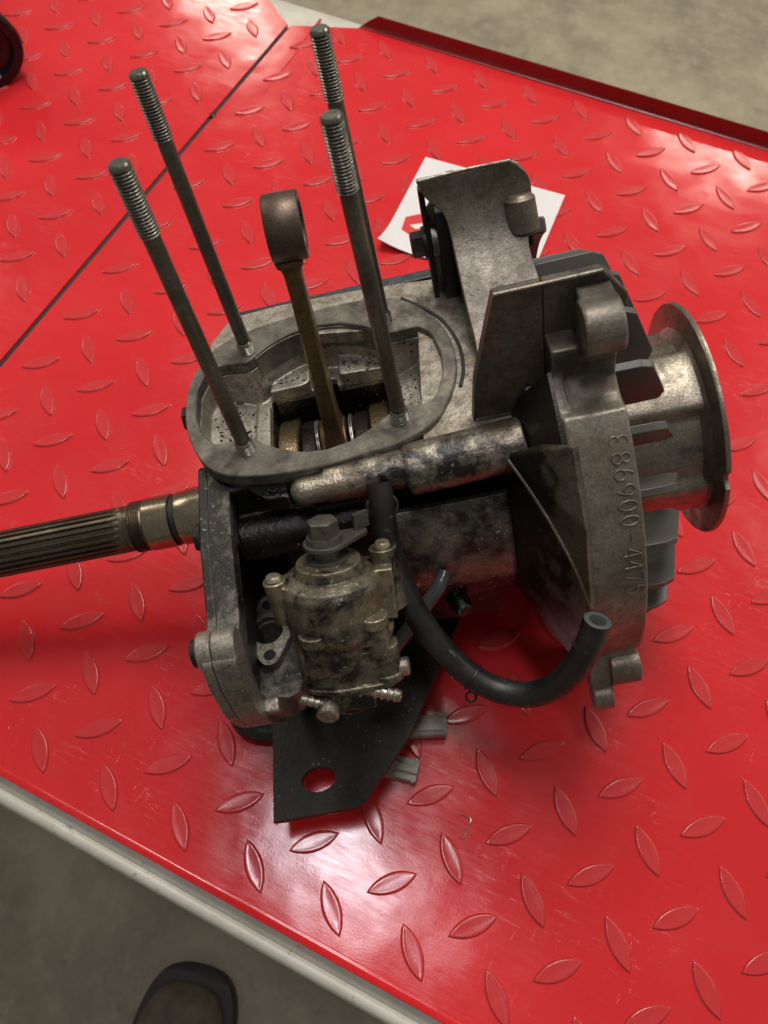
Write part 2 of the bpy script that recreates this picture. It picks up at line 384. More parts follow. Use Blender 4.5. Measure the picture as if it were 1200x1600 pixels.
tb = empty("work_table", "low white painted metal work table with a rolled rim under the red mats", "table", (0, 0, -520))
def tz(pts): return [(x, z + 520) for x, z in pts]
prof = [(-98, -3), (-100, -3.2), (-104.5, -4.5), (-106.2, -6.8), (-107.2, -5.9), (-109.5, -5.2), (-112, -6.2), (-113.7, -8.8), (-114.2, -12), (-114.2, -30),
        (-112, -31), (-110, -26), (-90, -26), (600, -26), (622, -26), (625.5, -24), (625.5, -5), (624, -3), (610, -3)]
make("table_top", G().prism(tz(prof), 'x', -1100, 700), M['white'], tb, bevel=.5, smooth=60)
for x in (-1000, 600):
    for y in (-60, 560):
        make("leg", G().prism([(x, y), (x + 40, y), (x + 40, y + 40), (x, y + 40)], 'z', 0, 494), M['white'], tb, bevel=2)

mat_main = empty("red_mat", "large red diamond plate vinyl mat with raised lip under the engine", "mat", (0, 0, -3))
def zz(pts): return [(a, b + 3) for a, b in pts]
make("sheet", G().prism([(-464.6, -94), (230, -94), (230, 614), (-404, 614), (-464.6, 590)], 'z', 0.6, 3), M['red'], mat_main)
# rolled lips: near edge low and thin, far edge upright
near = curve([(-94, 0), (-96.2, .1), (-98, 1.2), (-98.9, 3.2)], 5) + [(-99.4, 3.6), (-100, 3.2), (-100.1, 0), (-99.4, -2.2), (-94, -2.2)]
make("rim", G().prism(zz(near), 'x', -464.6, 230), M['red'], mat_main, smooth=50)
far = curve([(613.8, 0), (616.2, .5), (617.6, 2.2), (618.3, 5.5), (618.6, 13)], 5) + [(619.2, 14), (620.2, 13.4), (620.4, 5), (620.2, -2.2), (613.8, -2.2)]
g = G().prism(zz(far), 'x', -404, 230)
for i, p in enumerate(g.v):
    if p[0] < -403: g.v[i] = (-404 + (p[2] - 3) * 1.4 if p[2] > 3 else -404, p[1], p[2])
M['lip_shade'] = mat_vinyl('shaded_lip_red', (.27, .012, .013), .20, .05)  # darker red puts the shade on the upright far lip into its colour
make("rim", g, M['lip_shade'], mat_main, smooth=50)
# a fold crease pressed into the vinyl beside the seam
cr = G(); cp = [(-444, 611, 2.3), (-441.5, 560, 2.4), (-440, 520, 2.3), (-439.6, 478, 1.6)]
cr.tube(curve(cp, 6), 1.3, 12); make("crease", cr, M['red'], mat_main)

LAT = 48.816
def lozenge_mesh(name, L=28.6, Wd=9.4, n=12):
    # pointed oval: outline at three heights
    def ring(off, z):
        hl, hw = L / 2 + off, Wd / 2 + off; out = []
        r = (hl * hl + hw * hw) / (2 * hw); a = math.asin(hl / r)
        for side in (1, -1):
            for k in range(n):
                t = -a + 2 * a * k / n
                x, y = r * math.sin(t), r * math.cos(t) - (r - hw)
                out.append((x * side, y * side, z))
        return out
    rows = [ring(1.1, -.15), ring(.5, .12), ring(.2, .5), ring(-.05, 1.0), ring(-.35, 1.28), ring(-.8, 1.36), ring(-1.6, 1.3)]
    m = 2 * n; v = [p for r in rows for p in r]; f = []
    for i in range(len(rows) - 1):
        for k in range(m): f.append((i * m + k, i * m + (k + 1) % m, (i + 1) * m + (k + 1) % m, (i + 1) * m + k))
    f.append(tuple((len(rows) - 1) * m + k for k in range(m)))
    me = bpy.data.meshes.new(name); me.from_pydata([(a * MM, b * MM, c * MM) for a, b, c in v], [], f)
    bm = bmesh.new(); bm.from_mesh(me); bmesh.ops.recalc_face_normals(bm, faces=bm.faces); bm.to_mesh(me); bm.free()
    me.shade_smooth(); me.materials.append(M['red_tread']); return me
loz = lozenge_mesh("tread")
def in_view(x, y, margin=0):
    p = cv.inverted() @ (Vector((x, y, 0)) - Vector((-40.22, -73.74, 502.56)))
    if p.z <= 0: return False
    u, v = 600 + 1294 * p.x / p.z, 800 + 1294 * p.y / p.z
    return -margin < u < 1200 + margin and -margin < v < 1600 + margin
def treads(parent, x0, x1, y0, y1, ox, oy, test=None, flip=0):
    near_, rest = [], []
    for i in range(-30, 30):
        for j in range(-30, 30):
            for h in (0, 1):
                x, y = ox + (i + .5 * h) * LAT, oy + (j + .5 * h) * LAT * 1.06
                if not (x0 + 12 < x < x1 - 12 and y0 + 8 < y < y1 - 10): continue
                if test and not test(x, y): continue
                (near_ if in_view(x, y, 40) else rest).append((x, y, 45 if (h == flip) else -45))
    for x, y, a in near_:
        o = bpy.data.objects.new("tread", loz); sc.collection.objects.link(o); o.parent = parent
        o.location = Vector((x, y, 3 - .02)) * MM; o.rotation_euler = (0, 0, R_(a + random.uniform(-.8, .8)))
    if rest:
        me = bpy.data.meshes.new("tread_field"); V = []; F = []
        src = [tuple(v.co / MM) for v in loz.vertices]; sf = [tuple(p.vertices) for p in loz.polygons]
        g = G()
        for x, y, a in rest:
            c, s_ = math.cos(R_(a)), math.sin(R_(a)); g.add([(x + p[0] * c - p[1] * s_, y + p[0] * s_ + p[1] * c, p[2] + 3) for p in src], sf)
        make("tread_field", g, M['red_tread'], parent, kind="stuff")
    return len(near_)
nt_main = treads(mat_main, -464.6, 230, -97, 618, 0, 0, test=lambda x, y: not (x < -415 and y > 590 + (x + 464) * .4))
mat_left = empty("red_mat", "second red diamond plate mat left of the dark seam", "mat", (0, 0, -3))
make("sheet", G().prism([(-469, -97), (-469, 590), (-505, 616), (-1000, 616), (-1000, -97)], 'z', .6, 3), M['red'], mat_left)
make("seam_strip", G().prism([(-470.5, -98), (-463, -98), (-463, 588), (-470.5, 588)], 'z', .1, 1.1), M['gasket'], mat_left)
nt_left = treads(mat_left, -1000, -469, -97, 616, -594, 414.5, test=lambda x, y: not (x > -500 and y > 585), flip=1)
print("treads", nt_main, nt_left)
make("snap_rivet", G().rev([(0, 3.2), (1.0, 3.0), (1.6, 1.5), (1.7, .01)], (-466.6, 447, 2.6), (0, 0, 1), 20), M['blackbolt'], mat_left)

# ------------------------------------------------------------------ the engine (its own frame: x along the crank, z along the studs)
ER = Matrix(((0.8207180839589362, -0.5161648625557453, -0.24494011783614042),
             (0.5528543725278364, 0.8256401503033897, 0.11256280461968288),
             (0.14413143115015295, -0.22779854448570414, 0.9629818034057394)))
ENG = Matrix.Translation(Vector((-173.5347, 124.8718, 173.2939)) * MM) @ ER.to_4x4()
E = empty("engine_crankcase", "oily single cylinder engine crankcase with four tall studs standing on the red mat", "engine", matrix=ENG)
CZ = -76.7
OUT = curve([(-67, 0), (-66.3, 16), (-61.5, 31), (-53, 43), (-40, 50.5), (-22, 55), (0, 57.5), (24, 58), (44, 53), (57, 39), (65, 20), (67, 1), (65, -15),
             (58.5, -30.5), (49, -43.5), (33, -50.5), (14, -53.5), (-4, -55.5), (-26, -54), (-43, -50), (-54, -42.5), (-62, -27), (-66, -12)], 5, True)
INN = rounded([(-61.5, -7), (-61.5, 14), (-57.5, 26), (-49, 28.5), (-36, 26.5), (-33, 29.5), (-25, 36.5), (-14, 42.5), (0, 45), (14, 42.5), (27, 35),
               (34.5, 27.5), (38, 26.5), (52, 27), (58, 19.5), (60.5, 4), (59.5, -10), (55.5, -22), (51.5, -28.5), (43, -29), (38.5, -26.5), (32, -30.5),
               (23, -37.5), (13, -43), (1, -45.5), (-10, -44), (-20.5, -39), (-29, -33), (-33.5, -28), (-43, -28), (-52, -27.5), (-57.5, -20)], 2.2, 3)
def scl(P, k): return [(x * k, y * k) for x, y in P]
def off(P, d):
    out = []; N = len(P)
    for i in range(N):
        a, b = Vector(P[i - 1]), Vector(P[(i + 1) % N]); t = (b - a).normalized(); out.append((P[i][0] - t.y * d, P[i][1] + t.x * d))
    return out

# deck: the machined face the cylinder bolts to
def plate_ch(outer, hole, z0, z1, ch):
    """flat plate with a hole and a small chamfer round its upper edges"""
    o2, h2 = off(outer, -ch), off(hole, ch); g = G(); n, m = len(outer), len(hole)
    v = [(p[0], p[1], z0) for p in outer] + [(p[0], p[1], z1 - ch) for p in outer] + [(p[0], p[1], z1) for p in o2]
    b = len(v); v += [(p[0], p[1], z0) for p in hole] + [(p[0], p[1], z1 - ch) for p in hole] + [(p[0], p[1], z1) for p in h2]
    f = []
    for k in (0, 1):
        for i in range(n): f.append((k * n + i, k * n + (i + 1) % n, (k + 1) * n + (i + 1) % n, (k + 1) * n + i))
        for i in range(m): f.append((b + k * m + i, b + k * m + (i + 1) % m, b + (k + 1) * m + (i + 1) % m, b + (k + 1) * m + i))
    idx = [2 * n + i for i in range(n)] + [b + 2 * m + i for i in range(m)]
    f += [tuple(idx[i] for i in t) for t in tessellate_polygon([[Vector((p[0], p[1], 0)) for p in o2], [Vector((p[0], p[1], 0)) for p in h2]])]
    idx = [i for i in range(n)] + [b + i for i in range(m)]
    f += [tuple(idx[i] for i in t) for t in tessellate_polygon([[Vector((p[0], p[1], 0)) for p in outer], [Vector((p[0], p[1], 0)) for p in hole]])]
    return g.add(v, f)
deck = make("cylinder_deck", plate_ch(OUT, INN, -6.2, 0, .5), M['deck'], E, smooth=30)
make("base_gasket", G().prism(scl(OUT, .985), 'z', -7.4, -6.1, hole=scl(INN, 1.01)), M['gasket'], E)

# crankcase casting
g = G()
g.prism(scl(OUT, .955), 'z', -34, -7.2, hole=scl(INN, 1.02))                       # walls of the transfer pocket
g.prism([(-60, -38), (60, -38), (60, 50), (-60, 50)], 'z', -52, -30, hole=[(-31, -32), (-31, 29), (-6, 31), (-6, 37), (5, 37), (5, 31), (30, 29), (30, -32)][::-1])   # floor with the crank window
g.prism(rounded([(-32, 30), (-8, 31), (-8, 44), (-26, 40)], 3), 'z', -40, -24)      # two lumps behind the window
g.prism(rounded([(7, 31), (31, 29), (30, 38), (8, 44)], 3), 'z', -40, -23)
g.prism([(-48, -34), (-33, -31), (-33, -36), (-48, -36)], 'y', -30, 20)
g.rev([(-33, 44), (-33, 64), (14, 64), (17, 71), (80, 71), (80, 44), (-33, 44)], (0, 0, CZ), (1, 0, 0), 60, 145, 395)
g.box((-56, -38, -150), (70, 58, -118)); g.box((-30, -52, -150), (70, -38, -118))
g.box((-34, -58, -128), (30, -46, -96))
g.box((-52, 46, -60), (76, 76, -9))
g.box((-44, 76, -40), (66, 80, -14))
g.box((-10, -56, -26), (84, -40, -9))
g.cyl((-50, -56, -38), (10, -56, -38), 11)
g.box((-52, -50, -34), (-8, -42, -10)); g.box((-52, -44, -120), (-30, -36, -30)); g.box((8, -54, -70), (16, -40, -14))
g.prism([(-44, -46), (-20, -46), (-20, -58), (-30, -57)], 'z', -22, -12)
g.rev([(0, 5.5), (10, 5.5), (16, 4)], (44, -64, -104), (.3, -1, .15), 20)
g.box((22, -60, -116), (78, -30, -98))
case = make("crankcase", g, M['case'], E, remesh=1.05, relax=5)
M['passage'] = metal('oil_passage_metal', (.40, .365, .29), amount=.50, scale=42, rough=(.34, .32), met=(.85, .0), bump=.6, soft=.07, grime=(.008, .007, .005), tint=(.22, .12, .05), tintamt=.5, fleck=.3, wear=1.0,
                     front=[('z', -16, -24, .25)])
g = G()
g.cyl((-12, -59.5, -9.5), (40, -58, -10), 6.6); g.ball((-12, -59.5, -9.5), 6.6)
g.cyl((-2, -56, -11), (36, -56, -11), 9)
g.cyl((36, -55.5, -13.5), (88, -54, -12), 12.2); g.ball((36, -55.5, -13.5), 12.2, sc_=(.35, 1, 1))
g.box((2, -58, -18), (30, -48, -7.5))
M['barrel'] = metal('barrel_metal', (.36, .33, .27), amount=.50, scale=30, rough=(.36, .26), met=(.8, .0), bump=.8, soft=.09, grime=(.010, .009, .007), fleck=.8, cast=1.2, wear=.5,
                    front=[('z', -38, -20, .25), ('z', -74, -95, .2)])
make("bearing_barrel", G().rev([(18, 50), (18, 70.5), (20, 72.5), (76, 72.5), (78, 71), (78, 50), (18, 50)], (0, 0, CZ), (1, 0, 0), 80, 146, 300), M['barrel'], case, remesh=.9, relax=2)
make("oil_passage", g, M['passage'], case, remesh=.8, relax=4)
# lighter, less oily inner pocket lining: floor and slopes seen through the deck opening
g = G()
g.prism(scl(INN, 1.02), 'z', -34, -29.2, hole=[(-31.4, -31), (-31.4, 28.4), (-6, 28.6), (-5, 35), (4, 35), (5, 28.6), (30.4, 28.4), (30.4, -31)][::-1])
g.prism([(33, -29.4), (40, -28.2), (47, -25), (53, -19), (57.5, -11.5), (60.4, -8), (61.2, -8), (61.2, -30)], 'y', -28.5, 27)
g.prism([(-41, -29.2), (-50, -26), (-57, -21), (-62, -20), (-62, -30)], 'y', -27, 27)
g.prism(rounded([(-31.4, 26.4), (-12, 27), (-8.5, 30), (-8.5, 44.5), (-26, 38)], 2.5), 'z', -30.5, -22.5)
g.prism(rounded([(7.5, 28), (31, 26.4), (34, 28), (28, 36), (8, 44.8)], 2.5), 'z', -30.5, -21.5)
g.prism([(-40.5, -28), (-31.4, -28), (-31.4, 20), (-38, 24)], 'z', -30.5, -25.5)
g.prism([(30.4, -28), (34, -28), (34, 20), (30.4, 20)], 'z', -30.5, -27)
# keep the liner ring only where the bore wall stands
g.prism(scl(INN, 1.055), 'z', -33, -7.0, hole=scl(INN, .998))
pocket = make("transfer_pocket", g, M['pocket'], E, remesh=.6, relax=3)
g = G()
for a0, a1 in ((38, 137),):
    pr = [(x, y) for x, y in [(43.7 * math.cos(R_(a)), 43.7 * math.sin(R_(a))) for a in range(a0, a1 + 1, 3)]] + \
         [(x, y) for x, y in [(46.4 * math.cos(R_(a)), 46.4 * math.sin(R_(a))) for a in range(a1, a0 - 1, -3)]]
    g.prism(pr, 'z', -15, -1.6)
make("bore_lip", g, M['deck'], E, bevel=.3)

# loose carbon grit lying in the pocket and on the deck
g = G(); rg = random.Random(3)
def flake(x, y, z, sx, sz):
    n = rg.randint(4, 6); a0 = rg.random() * 6
    top = [(x + sx * (.6 + .5 * rg.random()) * math.cos(a0 + 6.283 * k / n), y + sx * .6 * (.6 + .5 * rg.random()) * math.sin(a0 + 6.283 * k / n), z + sz) for k in range(n)]
    bot = [(p[0], p[1], z - .3) for p in top]
    g.add(top + bot, [tuple(range(n)), tuple(reversed(range(n, 2 * n)))] + [(i, (i + 1) % n, (i + 1) % n + n, i + n) for i in range(n)])
def interp(T, x):
    for (a, b), (c, d) in zip(T, T[1:]):
        if min(a, c) <= x <= max(a, c): return b + (d - b) * (x - a) / (c - a)
    return T[-1][1]
for _ in range(110):
    x, y = rg.uniform(-58, -33), rg.uniform(-24, 24)
    flake(x, y, interp([(-62, -20), (-57, -21), (-50, -26), (-41, -29), (-30, -29)], x) + .15, rg.choice((.25, .35, .5, .9)), .35)
for _ in range(110):
    x, y = rg.uniform(35, 58), rg.uniform(-22, 22)
    flake(x, y, interp([(33, -29.4), (40, -28.2), (47, -25), (53, -19), (57.5, -11.5), (60.4, -8)], x) + .3, rg.choice((.2, .3, .45)), .3)
for _ in range(80):
    x, y = rg.choice((rg.uniform(-29, -10), rg.uniform(9, 30))), rg.uniform(29, 39)
    flake(x, y, -22.4 if x < 0 else -21.4, rg.choice((.25, .35, .5, .8)), .4)
for _ in range(70):
    a = rg.uniform(0, 6.283); r = rg.uniform(52, 66)
    flake(r * math.cos(a), r * math.sin(a) * .82, -.1, rg.choice((.12, .2, .3)), .2)
make("grit", g, M['dark'], pocket, kind="stuff")

# flat top to the right of the deck, and the black edge behind
tp = [(40, -50), (45.6, -53), (46.5, -50.5), (68, -47.2), (85, -47.3), (102.5, -44.2), (112, -40), (112, 50), (84, 56), (72.7, 62), (60.9, 58.4), (50, 64), (20, 69), (-20, 69), (-46, 66), (-56, 48), (-40, 40), (60, 30)]
make("top_plate", G().prism([(44, -52.6), (45.6, -53), (46.5, -50.5), (68, -47.2), (85, -47.3), (102.5, -44.2), (112, -40), (112, 50), (84, 56), (72.7, 66), (50, 69), (20, 72), (-20, 73), (-46, 71), (-57, 52), (-58, 30), (-20, 46), (52, 30)], 'z', -10, -3.1), M['top'], E, bevel=.6)
arc = [(47, 55.5), (55, 46), (61, 38), (66, 28), (69.3, 15), (70.3, 3), (69, -10), (66, -20)]
g = G(); g.tube([(x, y, -2.9) for x, y in curve(arc, 5)], .9, 8); make("gasket_edge", g, M['gasket'], E)
g = G().prism(rounded([(-48, 75), (20, 77.5), (66, 78.5), (67, 86.5), (20, 85.5), (-47, 84)], 1.5), 'z', -22, -9.5)
make("back_cover_edge", g, M['blueblack'], E, bevel=.8)

# studs
def stud(x, y, label=None):
    s_ = random.uniform(-.4, .4)
    zt = 140 + s_; zthr = 112.5
    prof = [(-4, 3.9)]
    z = -3.0
    while z < 5.6: prof += [(z, 3.35), (z + .62, 4.25)]; z += 1.25
    prof += [(7.0, 3.42), (zthr - 1, 3.42), (zthr, 3.3)]
    z = zthr
    while z < zt - 1.6: prof += [(z + .1, 3.3), (z + .72, 4.05), (z + .88, 4.05)]; z += 1.25
    prof += [(zt - 1.2, 4.0), (zt - .9, 4.0), (zt, 3.25), (zt + .02, .01)]
    n0 = [p for p in prof if 6.0 <= p[0] <= zthr]; nb_ = [p for p in prof if p[0] <= 6.0] + [(6.4, 3.4)]; n1 = [(zthr - .2, .01)] + [p for p in prof if p[0] >= zthr - .2]
    o = make("stud", G().rev(n0, (x, y, 0), (0, 0, 1), 28), M['stud'], E, smooth=50, label=label)
    make("threaded_end", G().rev(nb_, (x, y, 0), (0, 0, 1), 28), M['thread'], o, smooth=50)
    make("threaded_end", G().rev(n1, (x, y, 0), (0, 0, 1), 28), M['thread'], o, smooth=50)
stud(-36, -36); stud(-36, 36); stud(36, -36); stud(36, 36, "stud with dirt packed into its worn threads")

# crank, rod
for x0, x1, r, m in ((-30.5, -19.5, 41.5, 'gold'), (18.5, 29.5, 41.5, 'gold')):
    make("crank_web", G().rev([(x0, 8), (x0, r - 1), (x0 + 1, r), (x1 - 1, r), (x1, r - 1), (x1, 8)], (0, 0, CZ), (1, 0, 0), 72), M[m], E)
for x0, x1 in ((-18.6, -10.6), (9.6, 17.8)):
    make("crank_cheek", G().rev([(x0, 8), (x0, 38), (x0 + .8, 39), (x1 - .8, 39), (x1, 38), (x1, 8)], (0, 0, CZ), (1, 0, 0), 72), M['darkweb'], E)
pin = (0, 4, -50)
for x in (-9.9, -8.9, 8.0, 9.0):
    make("thrust_washer", G().ring((x - .35, pin[1], pin[2]), (x + .35, pin[1], pin[2]), 16.2, 8, 40, .15), M['washer'], E)
big = Vector((-1.2, pin[1], pin[2])); eye = Vector((5.2, -1.5, 84.6)); dr = (eye - big).normalized()
Mr = Matrix.Translation(big) @ Matrix((Vector((1, 0, 0)) - dr * dr.x, dr.cross(Vector((1, 0, 0))).normalized() * -1, dr)).transposed().to_4x4()
g = G()
g.rev([(-6.9, 9), (-6.9, 15.3), (-6, 16), (6, 16), (6.9, 15.3), (6.9, 9)], tuple(big), (1, 0, 0), 48)
L = (eye - big).length
secs = [(9, 5.6, 13.5), (15, 5.2, 11), (20, 4.6, 8.8), (28, 4.3, 7.6), (70, 3.9, 6.6), (105, 3.7, 6.0), (L - 19, 3.9, 6.4), (L - 15.5, 4.6, 7.2), (L - 13.5, 5.6, 9.0), (L - 11, 6.0, 9.5), (L - 10.4, 6.0, 9.5)]
v = []; f = []
for (t, hx, hy) in secs:
    c = .9
    for (a, b) in ((-hx, -hy + c), (-hx + c, -hy), (-hx * .45, -hy), (-hx * .35, -hy + .7), (hx * .35, -hy + .7), (hx * .45, -hy), (hx - c, -hy), (hx, -hy + c), (hx, hy - c), (hx - c, hy), (-hx + c, hy), (-hx, hy - c)):
        v.append(tuple(Mr @ Vector((a, b, t))))
n = 12
for i in range(len(secs) - 1):
    for k in range(n): f.append((i * n + k, i * n + (k + 1) % n, (i + 1) * n + (k + 1) % n, (i + 1) * n + k))
f.append(tuple(range(n))); f.append(tuple((len(secs) - 1) * n + k for k in range(n)))
g.add(v, f)
rodo = make("connecting_rod", g, M['rod'], E, bevel=.5, smooth=40)
ed = (Mr.to_3x3() @ Vector((1, 0, 0))).normalized()
make("small_end", G().rev([(-5.6, 9.9), (-6.0, 10.4), (-6.0, 13), (-5.4, 13.6), (8, 13.6), (8.6, 13), (8.6, 10.4), (8.2, 9.9), (-5.6, 9.9)], tuple(eye), tuple(ed), 56), M['eye'], rodo, smooth=50)

# output shaft on the left
sh = make("output_shaft", G().rev([(-128, 10), (-128, 13), (-124.9, 13.6), (-124.5, 14.6), (-123.9, 14), (-123.2, 14.6), (-122.5, 14), (-121.8, 14.6), (-121.1, 14), (-120.4, 14.6), (-119.7, 14), (-119, 14.6), (-118.3, 14),
        (-117.6, 14.6), (-116.9, 14.1), (-116.4, 14.1)], (0, 0, CZ), (1, 0, 0), 64), M['spline'], E)
make("journal", G().rev([(-116.4, 8), (-116.4, 14.6), (-115.8, 15.1), (-101.6, 15.1), (-101, 14.6), (-101, 13.6), (-97.6, 13.6), (-97.6, 14.9), (-97, 15.2), (-89, 15.2), (-88.6, 16), (-60, 16), (-60, 8)], (0, 0, CZ), (1, 0, 0), 72), M['journal'], sh)
make("oil_seal", G().ring((-100.9, 0, CZ), (-97.7, 0, CZ), 14.3, 12, 60), M['seal'], sh)
NT_ = 22
def spl(a, t, r):
    if r < 5: return r
    k = (a * NT_ / (2 * math.pi)) % 1.0
    u = min(1, max(0, (abs(k - .5) - .18) / .10)); dep = 1.7
    if t > -137: dep *= max(0, (-129.5 - t) / 7.5)
    return r - dep * (1 - u)
make("spline", G().rev([(-300, .01), (-300, 12.6), (-295, 13.2)] + [(-290 + 15.2 * k, 13.2) for k in range(11)] + [(-136, 13.2), (-133.5, 13.2), (-131.5, 13.2), (-129.5, 13.2), (-127.9, 13.2), (-127.9, .01)], (0, 0, CZ), (1, 0, 0), NT_ * 14, rad=spl), M['spline'], sh, smooth=32)

# side cover (two halves with a seam) and its bolts
RIM = rounded([(70, -40), (44, -37), (-28, -37), (-32, -7), (-74, -14.5), (-108, -27.5), (-120, -26), (-131, -21), (-137, -34), (-139.5, -56), (-136, -72), (-125, -96), (-108, -120), (-84, -146), (-46, -162), (20, -165), (60, -142), (76, -90)], 5, 4)
HOL = rounded([(-34, -17), (-74, -25), (-108, -38), (-124, -44), (-128, -58), (-124, -78), (-116, -92), (-40, -101), (-34, -60)], 3, 3)
cv_ = make("side_cover", G().prism(RIM, 'x', -62.3, -57.6), M['cover'], E, bevel=1.0)
ch_ = make("case_rim", G().prism(scl(RIM, 1), 'x', -57.2, -47.5, hole=HOL), M['cover'], E, bevel=1.0)
make("seam_gasket", G().prism(off(RIM, .25), 'x', -57.7, -57.1), M['gasket'], E)
g = G().prism(rounded([(-135.2, -66), (-123.6, -94), (-107.6, -120), (-84, -145), (-78, -138), (-100, -115), (-116, -90), (-128, -64)], 2), 'x', -48.5, -41)
g.cyl((-42, -104, -104), (-31, -103, -106), 4.2)
make("lower_boss", g, M['cover'], E, remesh=.8)
make("cover_boss", G().cyl((-64.0, -122.5, -26), (-57.6, -122.5, -26), 8.4, ch=.8), M['bright'], cv_)
make("cover_boss", G().cyl((-57.2, -122.5, -26), (-47.3, -122.5, -26), 8.4, ch=.8), M['bright'], ch_)
make("bolt", G().rev([(-67, .01), (-67, 5.2), (-66.3, 6.2), (-63.9, 6.2)], (0, -122.5, -26), (1, 0, 0), 28), M['blackbolt'], cv_)
for y, z in ((2, -8), (-66, -20)):
    make("bolt", G().hexa((-62, y, z), (-70.5 if y > -20 else -66, y, z), 6.4).cyl((-63.8, y, z), (-62, y, z), 7.4, seg=28), M['blackbolt'], cv_)

# intake block and flange in the front pocket
make("intake_block", G().prism(rounded([(-57.4, -116), (-46, -117), (-37, -113), (-33, -96), (-36, -40), (-57.4, -40)], 2), 'z', -106, -90.5, hole=circle(-51.4, -78.9, 8.7, 36)[::-1]), M['cover'], E)
fc = (-51.4, -78.9)
dia = []
hull = circle(fc[0], fc[1], 13.2, 40); 
def hullpts(cs_):
    pts = [p for (x, y, r) in cs_ for p in circle(x, y, r, 48)]
    pts = sorted(set(pts)); 
    def half(ps):
        h = []
        for p in ps:
            while len(h) > 1 and (h[-1][0] - h[-2][0]) * (p[1] - h[-2][1]) - (h[-1][1] - h[-2][1]) * (p[0] - h[-2][0]) <= 0: h.pop()
            h.append(p)
        return h
    a, b = half(pts), half(pts[::-1]); return a[:-1] + b[:-1]
H0 = hullpts([(fc[0], fc[1], 12.6), (-51.3, -63.2, 5.4), (-50.6, -93.6, 5.4)])
me_o = make("intake_flange", G().prism(H0, 'z', -92, -85.0, hole=circle(fc[0], fc[1], 7.9, 36)[::-1]).prism(circle(fc[0], fc[1], 8.6, 36), 'z', -110, -89, hole=circle(fc[0], fc[1], 7.2, 36)[::-1]), M['flange'], E, bevel=.5)
make("bore_floor", G().prism(circle(fc[0], fc[1], 9, 30), 'z', -111, -105), M['case'], me_o)
for x_, y in ((-51.3, -63.4), (-50.6, -93.4)):
    make("screw_hole", G().rev([(0, 1.9), (.25, 1.7), (.25, 2.9), (0, 3.2)], (x_, y, -85.1), (0, 0, 1), 20).cyl((x_, y, -85.4), (x_, y, -84.85), 2.1), M['dark'], me_o)

M['rib'] = metal('rib_metal', (.26, .225, .17), amount=.5, scale=30, rough=(.34, .36), grime=(.008, .007, .005), met=(.8, .0), bump=.4, soft=.12, front=[('x', 96, 80, .3)], tintamt=.4)
# fan housing: ring, lugs, cone, rib
def ringr(a, t, r):
    d = math.degrees(a) % 360
    if r > 108: 
        if 100 < d < 127: r -= 5.5 * min(1, (127 - d) / 1.5)
        return r - (8 * min(1, max(0, (d - 194) / 2.0)) if d < 330 else 8)
    return r
g = G()
g.rev([(101, 112), (101, 120), (127.5, 118), (127.5, 110), (104, 108), (101, 112)], (0, 0, CZ), (1, 0, 0), 150, 112, 412, rad=ringr)
g.rev([(77, 62), (77, 68), (100, 118), (105, 118), (105, 108), (100, 104), (84, 62), (77, 62)], (0, 0, CZ), (1, 0, 0), 120, 118, 405, rad=lambda a, t, r: r - (8 if (math.degrees(a) > 196 and r > 108) else 1))
g.cyl((112.5, -57, 47.5), (128, -57, 47.5), 11); g.prism([(-57, 58), (-42, 58), (-42, 30), (-57, 30)], 'x', 113.5, 127.5)
g.box((101, -56, 16), (127.5, -41, 38))
g.cyl((113, -112, -124), (128, -112, -124), 9.6); g.prism([(-112, -114), (-100, -96), (-88, -108), (-106, -133)], 'x', 114, 127.5)
g.cyl((103, -120, -138), (113.5, -120, -138), 7); g.prism([(-120, -131), (-104, -100), (-88, -112), (-112, -143)], 'x', 103, 112.5)
g.prism([(-100, -150), (-70, -205), (-50, -205), (-40, -160)], 'x', 104, 116)
g.tube([(103, -45.5, 33), (127, -45.5, 33)], 4, 12); g.tube([(69, -42.5, -3.5), (102, -42, -3.5)], 2.6, 12)
fh = make("fan_housing", g, M['ring'], E, remesh=.9, relax=4)
g = G()
A_, B_, C_, D_, F_ = (78, -63, -8), (101.5, -120, -52), (101.5, -110, -10), (101.5, -88, 17), (90, -72, 4)
th = Vector((3, 3, -3)); Mid = (92, -95, -25)
q = [A_, Mid, B_, C_, D_, F_]; g.add(q + [tuple(Vector(p) + th) for p in q], [(0, 1, 3), (1, 2, 3), (0, 3, 4), (0, 4, 5), (9, 7, 6), (9, 8, 7), (10, 9, 6), (11, 10, 6)] + [(i, (i + 1) % 6, (i + 1) % 6 + 6, i + 6) for i in range(6)])
rbe = G().tube(curve([A_, (85, -78, -15), Mid, (97.5, -108, -37), B_], 5), 1.0, 10)
rb_ = make("rib", g, M['rib'], fh, remesh=.7, relax=2)
make("rib_lit_edge", rbe, M['duct'], rb_)  # lighter tube paints the light caught along the rib's free edge
make("back_wall", G().rev([(76.5, 62), (76.5, 68.2), (99.2, 117.8), (100.8, 117.8), (100.8, 112), (82, 62), (76.5, 62)], (0, 0, CZ), (1, 0, 0), 90, 118, 252, rad=lambda a, t, r: r - (5 if (math.degrees(a) > 196 and r > 108) else 0)), M['cone'], fh)

